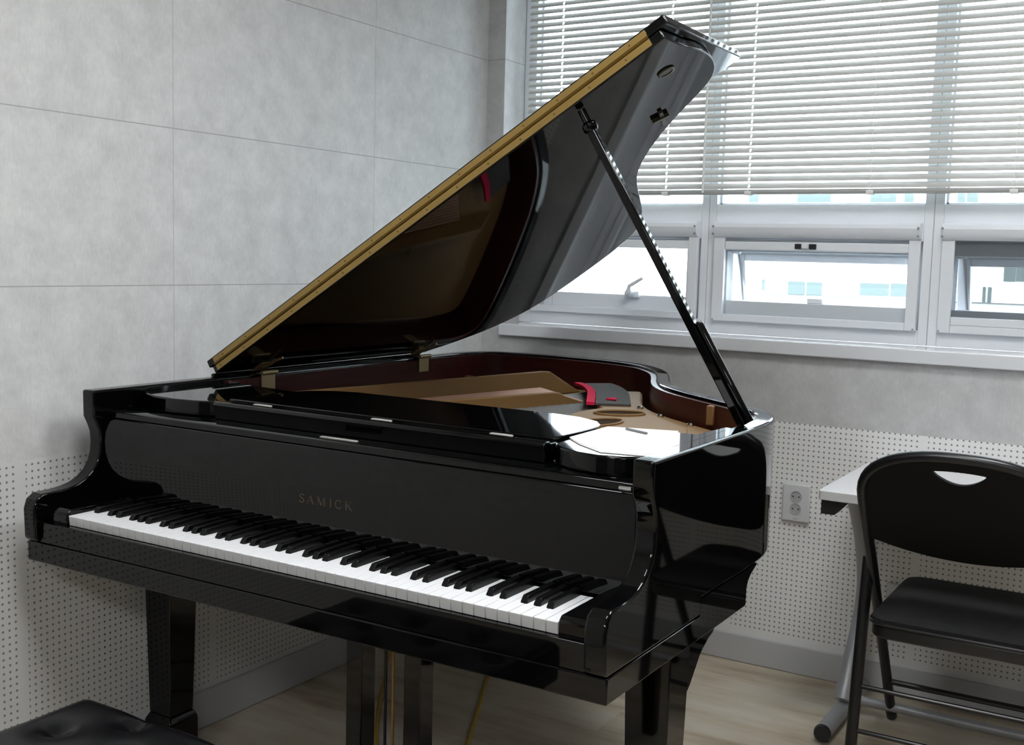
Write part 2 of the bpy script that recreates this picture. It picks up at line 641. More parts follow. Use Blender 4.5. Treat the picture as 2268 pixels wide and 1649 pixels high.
    S.parent = W
    sx0, sx1 = r0 + 0.030, r1 - 0.030
    tilt = (0.0, 13.0, 13.0)[i]
    ypos = FY + (0.045 if i == 0 else 0.10)
    S.location = (sx0 - W.location.x, ypos - W.location.y, (1.392 if i == 0 else 1.368) - W.location.z)
    S.rotation_euler = (math.radians(tilt), 0, 0)
    w_, h_ = sx1 - sx0, (0.255 if i == 0 else 0.232)
    bm = bmesh.new()
    st = 0.038
    bt_ = 0.062 if i == 0 else 0.045
    box(bm, 0, st, 0, 0.04, -h_, 0)
    box(bm, w_ - st, w_, 0, 0.04, -h_, 0)
    box(bm, st, w_ - st, 0, 0.04, -st * (0.6 if i == 0 else 1), 0)
    box(bm, st, w_ - st, 0, 0.04, -h_, -h_ + bt_)
    finish('sash_frame', bm, M_white, S, bevel=0.003)
    if i:
        bm = bmesh.new()
        box(bm, 0.004, w_ - 0.004, -0.0035, -0.0003, -0.013, -0.001)
        finish('sash_gasket', bm, M_grey, S, smooth=False)
    bm = bmesh.new()
    box(bm, st, w_ - st, 0.018, 0.022, -h_ + bt_, -st * (0.6 if i == 0 else 1))
    finish('sash_pane', bm, M_glass, S, smooth=False)
    if i:
        bm = bmesh.new()
        tube(bm, [(sx0 + 0.02, FY + 0.09, 1.37), (sx0 + 0.024, FY + 0.115, 1.29), (sx0 + 0.035, FY + 0.118, 1.195)], 0.005, 8)
        part('stay_arm', bm, M_steel, W)
        bm = bmesh.new()
        box(bm, sx0 - 0.004, sx0 + 0.03, FY + 0.075, FY + 0.098, 1.355, 1.392)
        part('stay_bracket', bm, M_white, W, bevel=0.003)
    else:
        bm = bmesh.new()
        hx = 0.530
        box(bm, hx - 0.028, hx + 0.028, FY + 0.028, FY + 0.045, 1.190, 1.212)
        lathe(bm, [(0.016, 0), (0.012, 0.03)], (hx, FY + 0.030, 1.205), (0, -1, 0.2), 14)
        tube(bm, [(hx, FY - 0.002, 1.207), (hx + 0.010, FY - 0.012, 1.232), (hx + 0.062, FY - 0.012, 1.262)], [0.009, 0.007, 0.0055], 10)
        part('window_handle', bm, M_white, W, bevel=0.001)

# ------------------------------------------------------------------ venetian blind
BY = 0.08
blind = thing('venetian_blind', 'wide cream venetian blind with half-open slats drawn down over the upper window panes', 'blind', (0.13, BY, 1.545))
PITCH, SW, TH = 0.0233, 0.0238, math.radians(52)
BX0, BX1 = 0.131, 2.29
LX = [0.267, 0.689, 0.985, 1.380, 1.795]
bm = bmesh.new()
zz = 1.577
while zz < 2.40:
    secs = []
    for s in range(7):
        u = (s / 6 - 0.5)
        yy = u * SW
        camber = 0.0018 * (1 - 4 * u * u)
        # room-side edge low, window-side edge high
        Y = BY + yy * math.cos(TH) - camber * math.sin(TH)
        Z = zz + yy * math.sin(TH) + camber * math.cos(TH)
        secs.append((Y, Z))
    XS = [BX0]
    for lx in LX[:3]:
        XS += [lx - 0.0032, lx + 0.0032]
    XS.append(BX1)
    V = [[bm.verts.new((X, Y, Z)) for (Y, Z) in secs] for X in XS]
    for q in range(len(XS) - 1):
        for s in range(6):
            if q % 2 == 1 and 1 <= s <= 3:
                continue              # the route hole for the lift cord
            bm.faces.new((V[q][s], V[q][s + 1], V[q + 1][s + 1], V[q + 1][s]))
    zz += PITCH
part('slats', bm, M_slat, blind)
bm = bmesh.new()
prism(bm, [(BY - 0.012, 1.549), (BY + 0.012, 1.549), (BY + 0.013, 1.556), (BY + 0.008, 1.565), (BY - 0.008, 1.565), (BY - 0.013, 1.556)], 'x', BX0, BX1)
brail = part('bottom_rail', bm, M_rail, blind)
for lx in LX:
    bm = bmesh.new()
    box(bm, lx - 0.012, lx + 0.012, BY - 0.0145, BY + 0.0145, 1.547, 1.560)
    part('cord_button', bm, M_cord, brail, bevel=0.003)
for k, lx in enumerate(LX):
    bm = bmesh.new()
    thick = 0.0010
    box(bm, lx - thick, lx + thick, BY - 0.0105, BY - 0.0098, 1.56, 2.41)
    box(bm, lx - thick, lx + thick, BY + 0.0098, BY + 0.0105, 1.56, 2.41)
    part('ladder_cord', bm, M_cord, blind, smooth=False)
bm = bmesh.new()
box(bm, BX0, BX1, BY - 0.016, BY + 0.016, 2.405, 2.440)
part('headrail', bm, M_slat, blind, bevel=0.003)
bm = bmesh.new()
tube(bm, [(0.834, BY - 0.022, 2.41), (0.832, BY - 0.024, 1.555)], 0.0042, 8)
part('tilt_wand', bm, M_cord, blind)

# ------------------------------------------------------------------ outside: street and the building opposite
bm = bmesh.new()
box(bm, -60, 60, 0.6, 60, -9.2, -9)
struct(finish('ground', bm, M_ground, smooth=False))
FYB = 14.0
bld = thing('apartment_building', 'pale apartment building with teal windows seen through the open window sashes', 'building', (-1, FYB, -9))
bm = bmesh.new()
box(bm, -26, 22, FYB, FYB + 9, -9, 9)
part('facade', bm, M_facade, bld, smooth=False)
bm = bmesh.new()
box(bm, -3.75, 6.0, FYB - 0.10, FYB - 0.001, 0.835, 0.855)
part('floor_ledge', bm, M_ledge, bld, smooth=False)
wins = [(-3.293, 0.86, -3.03, 1.065), (-2.996, 0.855, -2.757, 1.063), (-2.173, 0.887, -1.744, 1.077), (-1.716, 0.89, -1.45, 1.086),
        (-0.152, 1.165, 0.0, 1.391), (0.012, 1.17, 0.17, 1.395),
        (-2.091, 2.293, -1.715, 2.50), (-0.849, 2.29, -0.746, 2.50), (-0.719, 2.29, -0.568, 2.50), (-3.216, 2.295, -2.696, 2.50),
        (-4.002, 2.298, -3.85, 2.50), (-1.594, 2.292, -1.461, 2.50), (-3.72, 0.90, -3.68, 1.08), (-0.42, 0.86, -0.38, 1.08), (-0.35, 0.86, -0.30, 1.08),
        (0.6, 1.17, 1.2, 1.5), (2.0, 1.17, 2.6, 1.5), (0.6, 2.29, 1.4, 2.6), (2.4, 2.29, 3.2, 2.6)]
for (a, b, c, d) in wins:
    bm = bmesh.new()
    box(bm, a, c, FYB - 0.03, FYB - 0.001, b, d)
    part('window', bm, M_teal, bld, smooth=False)

# ------------------------------------------------------------------ ceiling lamps (behind and above the view)
for k, (lx, ly, lab) in enumerate(((1.4, -2.5, 'flat square ceiling light nearest to the piano keyboard'),
                                   (2.0, -1.3, 'flat square ceiling light over the table beside the window'),
                                   (1.9, -4.9, 'flat square ceiling light over the doorway at the rear of the room'),
                                   (3.3, -5.0, 'flat square ceiling light over the rear corner away from the piano'))):
    L = thing('ceiling_light', lab, 'ceiling light', (lx, ly, RH), 'ceiling lights')
    bm = bmesh.new()
    box(bm, lx - 0.32, lx + 0.32, ly - 0.32, ly + 0.32, RH - 0.03, RH - 0.001)
    part('housing', bm, M_white, L, bevel=0.004)
    bm = bmesh.new()
    box(bm, lx - 0.29, lx + 0.29, ly - 0.29, ly + 0.29, RH - 0.034, RH - 0.0305)
    part('diffuser', bm, M_lamp, L, smooth=False)

# ------------------------------------------------------------------ grand piano
PX0, PX1 = 0.09, 1.534
KX, KY, KZ = 0.2077, -1.9681, 0.735
piano = thing('grand_piano', 'black polished grand piano with its lid propped open in front of the window', 'piano', (0.82, -1.1, 0))
ZR, ZB = 0.992, 0.700
AT = 0.040

ctrl = [(.09, -1.60), (.09, -1.3), (.09, -1.0), (.09, -.7), (.09, -.48), (.093, -.36), (.106, -.27), (.14, -.20), (.205, -.158), (.30, -.145), (.44, -.148),
        (.60, -.165), (.71, -.197), (.80, -.247), (.87, -.318), (.93, -.402), (.981, -.502), (1.03, -.612), (1.078, -.702), (1.135, -.778), (1.205, -.846),
        (1.303, -.925), (1.395, -.997), (1.460, -1.060), (1.505, -1.135), (1.528, -1.23), (1.534, -1.34), (1.534, -1.47), (1.534, -1.60)]
rim_out = [Vector(p) for p in spline(ctrl, 5)]
rim_in = offset(rim_out, AT)
lin_in = offset(rim_out, AT + 0.014)

# arms: side profile (y, z)
arm = [(-1.987, ZB - 0.033), (-1.996, ZB - 0.025), (-1.998, 0.741), (-1.991, 0.762), (-1.974, 0.7735), (-1.93, 0.7745), (-1.905, 0.777), (-1.882, 0.782),
       (-1.860, 0.792), (-1.842, 0.806), (-1.829, 0.825), (-1.8215, 0.847), (-1.8195, 0.872), (-1.822, 0.895), (-1.830, 0.915), (-1.838, 0.931), (-1.839, ZR),
       (-1.60, ZR), (-1.60, ZB - 0.033)]
bm = bmesh.new()
band(bm, rim_out, rim_in, ZB, ZR)
prism(bm, arm, 'x', PX0, PX0 + AT)
prism(bm, arm, 'x', PX1 - AT, PX1)
part('case', bm, M_black, piano, bevel=0.0055, seg=4, keep=lambda e: not all(abs(v.co.y + 1.60) < 1e-4 for v in e.verts))

# mahogany lining of the rim
i0 = min(range(len(rim_out)), key=lambda i: abs(rim_out[i].y + 1.42) + (9 if rim_out[i].x > 0.5 else 0))
i1 = min(range(len(rim_out)), key=lambda i: abs(rim_out[i].y + 1.40) + (9 if rim_out[i].x < 0.5 else 0))
bm = bmesh.new()
eps = offset(rim_out, AT - 0.0005)
band(bm, eps[i0:i1 + 1], lin_in[i0:i1 + 1], 0.84, 0.984)
part('inner_rim', bm, M_mahog, piano)
# black lining near the front
for sl in (slice(0, i0 + 1), slice(i1, None)):
    bm = bmesh.new()
    band(bm, eps[sl], offset(rim_out, AT + 0.012)[sl], 0.84, 0.980)
    part('rim_lining', bm, M_black, piano)

# keybed with its stepped end
bm = bmesh.new()
prism(bm, [(-1.987, 0.622), (-1.987, 0.6665), (-1.602, 0.6665), (-1.602, 0.6995), (-1.290, 0.6995), (-1.305, 0.690), (-1.326, 0.682), (-1.340, 0.672), (-1.347, 0.660), (-1.348, 0.626), (-1.352, 0.622)], 'x', PX0, PX1)
part('keybed', bm, M_black, piano, bevel=0.003, seg=3, keep=lambda e: max(v.co.y for v in e.verts) < -1.7 or max(v.co.z for v in e.verts) < 0.6992)
bm = bmesh.new()
box(bm, PX0 + AT + 0.0005, PX1 - AT - 0.0005, -1.984, -1.972, 0.6668, 0.714)
part('key_slip', bm, M_black, piano, bevel=0.0015, seg=2)
# underside of the case so that no light comes through
bm = bmesh.new()
poly = [(p.x, p.y) for p in offset(rim_out, AT + 0.001)]
poly = [(PX0 + AT + 0.001, -1.60)] + poly[1:-1] + [(PX1 - AT - 0.001, -1.60)]
prism(bm, poly, 'z', 0.838, 0.848)
part('soundboard', bm, M_spruce, piano, smooth=False)

# key blocks beside the keys
for (a, b) in ((PX0 + AT + 0.0006, KX - 0.0015), (KX + 1.2255 + 0.0015, PX1 - AT - 0.0006)):
    bm = bmesh.new()
    prism(bm, [(-1.971, 0.668), (-1.971, 0.738), (-1.962, 0.746), (-1.90, 0.747), (-1.80, 0.747), (-1.80, 0.668)], 'x', a, b)
    part('key_block', bm, M_black, piano, bevel=0.003)

# keyboard
WK = 1.2255 / 52
first_w = first_b = None
pattern = []            # A0 upward: white index and whether a black key follows
notes = ['A', 'B', 'C', 'D', 'E', 'F', 'G']
for wI in range(52):
    n = notes[wI % 7]
    x0 = KX + wI * WK + 0.0006
    if first_w is None:
        bm = bmesh.new()
        y0 = KY
        prism(bm, [(y0 + 0.002, KZ - 0.022), (y0, KZ - 0.004), (y0 - 0.001, KZ - 0.001), (y0 + 0.001, KZ), (KY + 0.153, KZ), (KY + 0.153, KZ - 0.022)], 'x', 0, WK - 0.0012)
        first_w = part('white_key', bm, [M_key, M_keyfront], piano, bevel=0.0006, seg=1)
        for p in first_w.data.polygons:
            if p.normal.y < -0.8 and p.center.z < KZ - 0.003:
                p.material_index = 1
        base_w = first_w.matrix_parent_inverse.copy()
        k = first_w
    else:
        k = first_w.copy()
        COL.objects.link(k)
        k.parent = piano
        k.matrix_parent_inverse = base_w
    k.location = (x0, 0, 0)
    if wI < 51 and n in ('A', 'C', 'D', 'F', 'G'):
        sh = {'A': 0.0015, 'C': -0.0018, 'D': 0.0018, 'F': -0.0022, 'G': 0.0}[n]
        xc = KX + (wI + 1) * WK + sh
        if first_b is None:
            bm = bmesh.new()
            ya, yb = KY + 0.051, KY + 0.1525
            hw, tw = 0.0066, 0.0056
            A = [bm.verts.new(p) for p in ((-hw, ya, KZ - 0.006), (hw, ya, KZ - 0.006), (hw, yb, KZ - 0.006), (-hw, yb, KZ - 0.006))]
            Mi = [bm.verts.new(p) for p in ((-hw, ya + 0.001, KZ + 0.003), (hw, ya + 0.001, KZ + 0.003), (hw, yb, KZ + 0.003), (-hw, yb, KZ + 0.003))]
            B = [bm.verts.new(p) for p in ((-tw, ya + 0.008, KZ + 0.0128), (tw, ya + 0.008, KZ + 0.0128), (tw, yb, KZ + 0.0134), (-tw, yb, KZ + 0.0134))]
            bm.faces.new(A[::-1])
            bm.faces.new(B)
            for q, r in ((A, Mi), (Mi, B)):
                for i in range(4):
                    j = (i + 1) % 4
                    bm.faces.new((q[i], q[j], r[j], r[i]))
            first_b = part('black_key', bm, M_matte, piano, bevel=0.0012, seg=2)
            base_b = first_b.matrix_parent_inverse.copy()
            k = first_b
        else:
            k = first_b.copy()
            COL.objects.link(k)
            k.parent = piano
            k.matrix_parent_inverse = base_b
        k.location = (xc, 0, 0)

# fallboard with the maker's lettering
FB = -1.812
bm = bmesh.new()
prism(bm, [(FB, 0.740), (FB, 0.922), (FB + 0.003, 0.928), (FB + 0.022, 0.928), (FB + 0.022, 0.740)], 'x', PX0 + AT + 0.001, PX1 - AT - 0.001)
fall = part('fallboard', bm, M_black, piano, bevel=0.002)

def stroke(bm, pts, w, ox, oz, s):
    """flat stroke of width w through 2D points, standing on the fallboard"""
    P = [Vector(p) for p in pts]
    L, R = [], []
    for i, p in enumerate(P):
        t = (P[min(i + 1, len(P) - 1)] - P[max(i - 1, 0)]).normalized()
        n = Vector((-t.y, t.x)) * (w * 0.5)
        L.append(p + n)
        R.append(p - n)
    for y_ in (0,):
        for i in range(len(P) - 1):
            q = [L[i], L[i + 1], R[i + 1], R[i]]
            top = [bm.verts.new((ox + v.x * s * 1.28, FB - 0.0009, oz + v.y * s)) for v in q]
            bot = [bm.verts.new((ox + v.x * s * 1.28, FB - 0.0001, oz + v.y * s)) for v in q]
            bm.faces.new(top)
            for a in range(4):
                b = (a + 1) % 4
                bm.faces.new((top[a], top[b], bot[b], bot[a]))

letters = {
    'S': [([(0.62, 0.80), (0.50, 0.95), (0.30, 0.97), (0.12, 0.86), (0.12, 0.68), (0.30, 0.56), (0.50, 0.44), (0.62, 0.28), (0.55, 0.09), (0.34, 0.02), (0.14, 0.07), (0.05, 0.24)], 0.13)],
    'A': [([(0.05, 0.0), (0.38, 1.0)], 0.07), ([(0.38, 1.0), (0.72, 0.0)], 0.16), ([(0.17, 0.34), (0.60, 0.34)], 0.06), ([(-0.05, 0.02), (0.18, 0.02)], 0.05), ([(0.58, 0.02), (0.88, 0.02)], 0.05)],
    'M': [([(0.10, 0.0), (0.10, 1.0)], 0.07), ([(0.10, 1.0), (0.48, 0.05)], 0.15), ([(0.48, 0.05), (0.84, 1.0)], 0.07), ([(0.86, 1.0), (0.86, 0.0)], 0.15), ([(0.0, 0.02), (0.22, 0.02)], 0.05), ([(0.72, 0.02), (1.0, 0.02)], 0.05), ([(0.0, 0.98), (0.16, 0.98)], 0.05), ([(0.80, 0.98), (1.0, 0.98)], 0.05)],
    'I': [([(0.18, 0.0), (0.18, 1.0)], 0.15), ([(0.03, 0.02), (0.33, 0.02)], 0.05), ([(0.03, 0.98), (0.33, 0.98)], 0.05)],
    'C': [([(0.74, 0.74), (0.62, 0.92), (0.42, 0.98), (0.22, 0.88), (0.10, 0.68), (0.08, 0.46), (0.14, 0.22), (0.30, 0.05), (0.52, 0.02), (0.70, 0.12), (0.78, 0.28)], 0.12)],
    'K': [([(0.16, 0.0), (0.16, 1.0)], 0.15), ([(0.20, 0.42), (0.68, 0.98)], 0.07), ([(0.34, 0.56), (0.76, 0.02)], 0.16), ([(0.0, 0.02), (0.32, 0.02)], 0.05), ([(0.0, 0.98), (0.32, 0.98)], 0.05), ([(0.62, 0.02), (0.92, 0.02)], 0.05), ([(0.54, 0.98), (0.84, 0.98)], 0.05)],
}
bm = bmesh.new()
cx_ = 0.734
for ch, adv in (('S', 0.80), ('A', 0.98), ('M', 1.16), ('I', 0.52), ('C', 0.98), ('K', 0.9)):
    for pts, w in letters[ch]:
        stroke(bm, pts, w, cx_, 0.811, 0.0175)
    cx_ += adv * 0.0268 * 1.02
lt = part('lettering', bm, M_gold, fall, smooth=False)
lt['label'] = 'faded gold maker name SAMICK'
# fallboard stop
bm = bmesh.new()
tube(bm, [(1.462, FB - 0.004, 0.936), (1.486, FB - 0.006, 0.937)], 0.0045, 10)
part('fallboard_pin', bm, M_chrome, fall)

# ledge above the fallboard
bm = bmesh.new()
prism(bm, [(-1.806, 0.929), (-1.804, 0.942), (-1.800, 0.944), (-1.72, 0.944), (-1.72, 0.929)], 'x', PX0 + AT + 0.001, PX1 - AT - 0.001)
ledge = part('fallboard_ledge', bm, M_black, piano, bevel=0.0012)
bm = bmesh.new()
box(bm, 0.765, 0.860, -1.787, -1.778, 0.9442, 0.9475)  # thin pale strip lying along the ledge
part('pale_strip', bm, M_padfelt, ledge, bevel=0.001)

# music desk folded flat, and its two side shelves
bm = bmesh.new()
prism(bm, [(0.420, -1.698), (0.420, -1.550), (0.426, -1.505), (0.445, -1.462), (0.490, -1.420), (0.55, -1.402), (1.10, -1.400), (1.17, -1.412), (1.228, -1.445), (1.256, -1.485), (1.265, -1.535), (1.265, -1.698)], 'z', 0.974, 0.986)
desk = part('music_desk', bm, M_black, piano, bevel=0.002)
bm = bmesh.new()
prism(bm, [(-1.742, 0.9445), (-1.745, 0.968), (-1.748, 0.978), (-1.742, 0.984), (-1.727, 0.984), (-1.723, 0.980), (-1.700, 0.980), (-1.700, 0.9445)], 'x', 0.4190, 1.2725)
part('desk_rail', bm, M_black, desk, bevel=0.002)
for a, b in ((0.515, 0.565), (0.845, 0.895), (1.135, 1.185)):
    bm = bmesh.new()
    box(bm, a, b, -1.722, -1.712, 0.9802, 0.9855)
    part('felt_pad', bm, M_padfelt, desk, bevel=0.002)
# tuning-pin cover under the desk
bm = bmesh.new()
box(bm, 0.145, 1.478, -1.715, -1.40, 0.86, 0.944)
part('pin_block', bm, M_black, piano, bevel=0.002)
lef = [(0.1305, -1.690), (0.150, -1.710), (0.178, -1.726), (0.225, -1.742), (0.290, -1.750), (0.350, -1.741), (0.395, -1.722), (0.4182, -1.698), (0.4182, -1.46), (0.20, -1.43), (0.1445, -1.40), (0.1445, -1.5995), (0.1305, -1.601)]
rig = [(1.2733, -1.698), (1.285, -1.728), (1.310, -1.752), (1.355, -1.774), (1.400, -1.780), (1.445, -1.766), (1.478, -1.738), (1.4935, -1.710), (1.4935, -1.601), (1.4793, -1.5995), (1.4793, -1.302), (1.452, -1.302), (1.442, -1.432), (1.2733, -1.45)]
for pts in (lef, rig):
    bm = bmesh.new()
    prism(bm, pts, 'z', 0.9445, 0.980)
    part('side_shelf', bm, M_black, piano, bevel=0.004, seg=3)

# cast iron plate
plate_path = offset(rim_out, AT + 0.05)
ks = [i for i in range(i0, i1 + 1)]
pl = [(plate_path[i].x, plate_path[i].y) for i in ks if plate_path[i].y > -1.33]
bm = bmesh.new()
prism(bm, [(0.16, -1.398)] + pl + [(1.42, -1.34), (1.38, -1.398)], 'z', 0.885, 0.893)
plate = part('iron_plate', bm, M_bronze, piano, smooth=False)
# raised flange along the bent side with its holes and bolts
b0 = min(ks, key=lambda i: abs(rim_out[i].y + 0.40) + (9 if rim_out[i].x < 0.7 else 0))
b1 = min(ks, key=lambda i: abs(rim_out[i].y + 1.22) + (9 if rim_out[i].x < 0.7 else 0))
fl_a, fl_b = offset(rim_out, AT + 0.036), offset(rim_out, AT + 0.165)
bm = bmesh.new()
band(bm, fl_a[b0:b1], fl_b[b0:b1], 0.8932, 0.930)
part('plate_flange', bm, M_bronze, plate, bevel=0.008, seg=3)
for t in (0.36, 0.50, 0.63, 0.76, 0.88):
    i = int(b0 + (b1 - b0) * t)
    p = offset(rim_out, AT + 0.06)[i]
    bm = bmesh.new()
    lathe(bm, [(0.009, 0), (0.009, 0.005), (0.005, 0.008)], (p.x, p.y, 0.930), n=12)
    part('plate_bolt', bm, M_chrome, plate)
# web in front of the flange
bm = bmesh.new()
prism(bm, [(0.98, -1.398), (0.975, -1.20), (0.955, -1.08), (0.940, -0.98), (0.955, -0.90), (1.00, -0.845), (1.06, -0.850), (1.13, -0.925), (1.28, -1.075), (1.33, -1.20), (1.36, -1.398)], 'z', 0.8935, 0.935)
part('plate_web', bm, M_bronze, plate, bevel=0.01, seg=3)
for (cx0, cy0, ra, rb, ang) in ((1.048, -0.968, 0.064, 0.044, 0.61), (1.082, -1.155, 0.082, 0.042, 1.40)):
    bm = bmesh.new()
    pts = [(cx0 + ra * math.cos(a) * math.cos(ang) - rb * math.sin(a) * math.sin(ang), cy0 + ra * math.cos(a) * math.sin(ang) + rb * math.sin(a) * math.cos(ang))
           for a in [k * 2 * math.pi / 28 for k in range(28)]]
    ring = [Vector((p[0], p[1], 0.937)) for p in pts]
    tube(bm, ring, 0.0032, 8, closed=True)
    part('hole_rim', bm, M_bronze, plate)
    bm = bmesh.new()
    prism(bm, pts, 'z', 0.9352, 0.9356)  # flat dark disc on the solid web; its colour stands for the hole's depth
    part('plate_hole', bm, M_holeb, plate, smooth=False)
# struts
def strut(p0, p1, z0, z1, drop, w=0.016):
    bm = bmesh.new()
    a, b, c = Vector(p0), Vector(p1), Vector(drop)
    d = (b - a).normalized()
    n = Vector((-d.y, d.x)) * (w / 2)
    prof = []
    P = [(a, z0), (a + (b - a) * 0.97, z1 - 0.0005), (b, z1 - 0.003), (b + (c - b) * 0.12, z1 - 0.012), (c, 0.894), (a, 0.894)]
    A = [bm.verts.new((p.x + n.x, p.y + n.y, z)) for p, z in P]
    B = [bm.verts.new((p.x - n.x, p.y - n.y, z)) for p, z in P]
    bm.faces.new(A)
    bm.faces.new(B[::-1])
    for i in range(len(P)):
        j = (i + 1) % len(P)
        bm.faces.new((A[i], B[i], B[j], A[j]))
    return bm
sA = part('plate_strut', strut((0.345, -1.395), (0.543, -0.445), 0.970, 0.970, (0.582, -0.31)), M_bronze, plate, bevel=0.003)
bm = bmesh.new()
box(bm, 0.452, 0.476, -0.785, -0.773, 0.896, 0.9725)
part('strut_rib', bm, M_bronze, sA, bevel=0.002)
part('plate_strut', strut((0.590, -1.395), (0.775, -0.800), 0.956, 0.954, (0.835, -0.64)), M_bronze, plate, bevel=0.003)
# small brown cushion block on the rim beside the prop
bm = bmesh.new()
box(bm, 1.296, 1.316, -1.012, -0.985, 0.935, 0.983)
part('rim_block', bm, mat('tan_block', (0.17, 0.085, 0.025), 0.5), piano, bevel=0.003)
# strings
bm = bmesh.new()
for k in range(26):
    x0 = 0.365 + k * 0.0085
    x1 = 0.560 + k * 0.0100
    tube(bm, [(x0, -1.40, 0.925), (x1, -0.52 - k * 0.008, 0.922)], 0.0022, 6)
o = part('bass_string', bm, M_copper, piano)
o.name = 'bass_strings'
o['kind'] = 'stuff'
bm = bmesh.new()
for k in range(60):
    t = k / 59
    tube(bm, [(0.62 + t * 0.70, -1.40, 0.921), (0.70 + t * 0.40, -0.46 - t * 0.60, 0.917)], 0.0011, 5)
o = part('treble_strings', bm, M_steelstr, piano)
o['kind'] = 'stuff'
# felt strips woven between the strings at the hitch-pin end
fp = [Vector((0.640, -0.430)), Vector((0.70, -0.490)), Vector((0.775, -0.600)), Vector((0.845, -0.735)), Vector((0.895, -0.835))]
fpath = [Vector(p) for p in spline(fp, 6)]
bm = bmesh.new()
band(bm, offset(fpath, -0.012), offset(fpath, 0.011), 0.9305, 0.939)
part('red_felt', bm, M_redfelt, piano)
bm = bmesh.new()
prism(bm, [(0.896, -0.745), (0.902, -0.715), (0.920, -0.722), (0.932, -0.752)], 'z', 0.9365, 0.941)
part('red_felt', bm, M_redfelt, piano, bevel=0.001)
bm = bmesh.new()
band(bm, offset(fpath, -0.11), offset(fpath, -0.014), 0.9305, 0.936)
part('string_felt', bm, mat('dark_grey_felt', (0.075, 0.07, 0.068), 0.9, spec=0.2), piano)

# lid: built flat, hinged on the spine
lid_piv = Vector((0.10, 0, 0.996))
LID = bpy.data.objects.new('lid', None)
COL.objects.link(LID)
LID.parent = piano
LID.location = lid_piv - piano.location
LID.rotation_euler = (0, -math.radians(31.6), 0)
FOLD, LT = -1.440, 0.0205
lc = [(1.462, -1.33), (1.468, -1.254), (1.456, -1.166), (1.425, -1.098), (1.374, -1.056), (1.299, -1.018), (1.241, -.983), (1.154, -.918), (1.068, -.826), (1.010, -.725),
      (.960, -.615), (.916, -.52), (.871, -.436), (.80, -.345), (.72, -.300), (.637, -.272), (.467, -.243), (.32, -.238), (.22, -.272), (.14, -.335), (.067, -.427), (.012, -.52)]
lo_ = [(0.008, FOLD), (1.460, FOLD)] + [(p[0], p[1]) for p in spline(lc, 5)]
bm = bmesh.new()
prism(bm, lo_, 'z', 0, LT)
lidp = finish('lid_panel', bm, M_black, LID, bevel=0.003, seg=3)
bm = bmesh.new()
prism(bm, [(-0.004, FOLD), (1.480, FOLD), (1.480, FOLD + 0.42), (-0.004, FOLD + 0.42)], 'z', LT + 0.002, 2 * LT + 0.002)
flap = finish('folded_front_flap', bm, M_black, LID, bevel=0.003, seg=3)
# long brass hinge: two leaves and the knuckle
bm = bmesh.new()
hx0, hx1 = 0.022, 1.432
box(bm, hx0, hx1, FOLD - 0.0016, FOLD - 0.0002, 0.0030, LT - 0.0025)
box(bm, hx0, hx1, FOLD - 0.0016, FOLD - 0.0002, LT + 0.0045, 2 * LT - 0.002)
hinge = finish('piano_hinge', bm, M_brass, LID, bevel=0.0005, seg=1)
bm = bmesh.new()
tube(bm, [(hx0, FOLD - 0.0012, LT + 0.001), (hx1, FOLD - 0.0012, LT + 0.001)], 0.0030, 8)
finish('hinge_knuckle', bm, mat('dark_brass', (0.16, 0.09, 0.012), 0.45, metal=0.6), hinge)
for k in range(15):
    for q, zc in enumerate((0.0105, LT + 0.0110)):
        bm = bmesh.new()
        lathe(bm, [(0.0022, 0), (0.0022, 0.0007)], (0.04 + k * 0.095 + 0.02 * q, FOLD - 0.0016, zc), (0, -1, 0), 8)
        finish('hinge_screw', bm, M_cupd, hinge)
# prop fittings on the underside
bm = bmesh.new()
lathe(bm, [(0.020, 0), (0.020, 0.003), (0.015, 0.004), (0.013, 0.0025)], (1.387, -1.288, 0), (0, 0, -1), 24)
M_cup = mat('aged_brass', (0.055, 0.045, 0.018), 0.5, metal=0.3)
finish('prop_cup', bm, M_cup, LID)
bm = bmesh.new()
for p_, q_, dz in (((1.246, -1.089), (1.282, -1.069), 0.010), ((1.280, -1.110), (1.247, -1.020), 0.007)):
    p_, q_ = Vector(p_), Vector(q_)
    d = (q_ - p_).normalized()
    n = Vector((-d.y, d.x)) * 0.005
    prism(bm, [tuple(q_ + n), tuple(q_ - n), tuple(p_ - n), tuple(p_ + n)], 'z', -dz, -0.0002)
finish('prop_bracket', bm, M_cup, LID, bevel=0.001)
# lid hinge straps on the lid
for hy in (-1.285, -0.568):
    bm = bmesh.new()
    box(bm, 0.010, 0.055, hy - 0.026, hy + 0.026, -0.004, -0.0003)
    tube(bm, [(0.03, hy, -0.004), (0.075, hy + 0.012, -0.006), (0.095, hy + 0.014, -0.010)], 0.004, 8)
    finish('hinge_strap', bm, M_brassdull, LID, bevel=0.001)
bm = bmesh.new()
prism(bm, [(PX0 + 0.001, 0.9922), (PX0 + 0.002, 0.997), (PX0 + 0.006, 1.000), (PX0 + 0.0135, 1.0005), (PX0 + 0.0135, 0.9922)], 'y', FOLD, -0.53)
part('hinge_strip', bm, M_black, piano, bevel=0.001)
# rim side hinge plates
for hy in (-1.285, -0.568):
    bm = bmesh.new()
    box(bm, PX0 + AT + 0.0142, PX0 + AT + 0.0175, hy - 0.026, hy + 0.026, 0.945, 0.992)
    box(bm, PX0 + AT - 0.004, PX0 + AT + 0.0175, hy - 0.026, hy + 0.026, 0.9922, 0.9945)
    tube(bm, [(PX0 + AT + 0.020, hy - 0.030, 0.996), (PX0 + AT + 0.020, hy + 0.030, 0.996)], 0.006, 12)
    part('lid_hinge', bm, M_brassdull, piano, bevel=0.001)

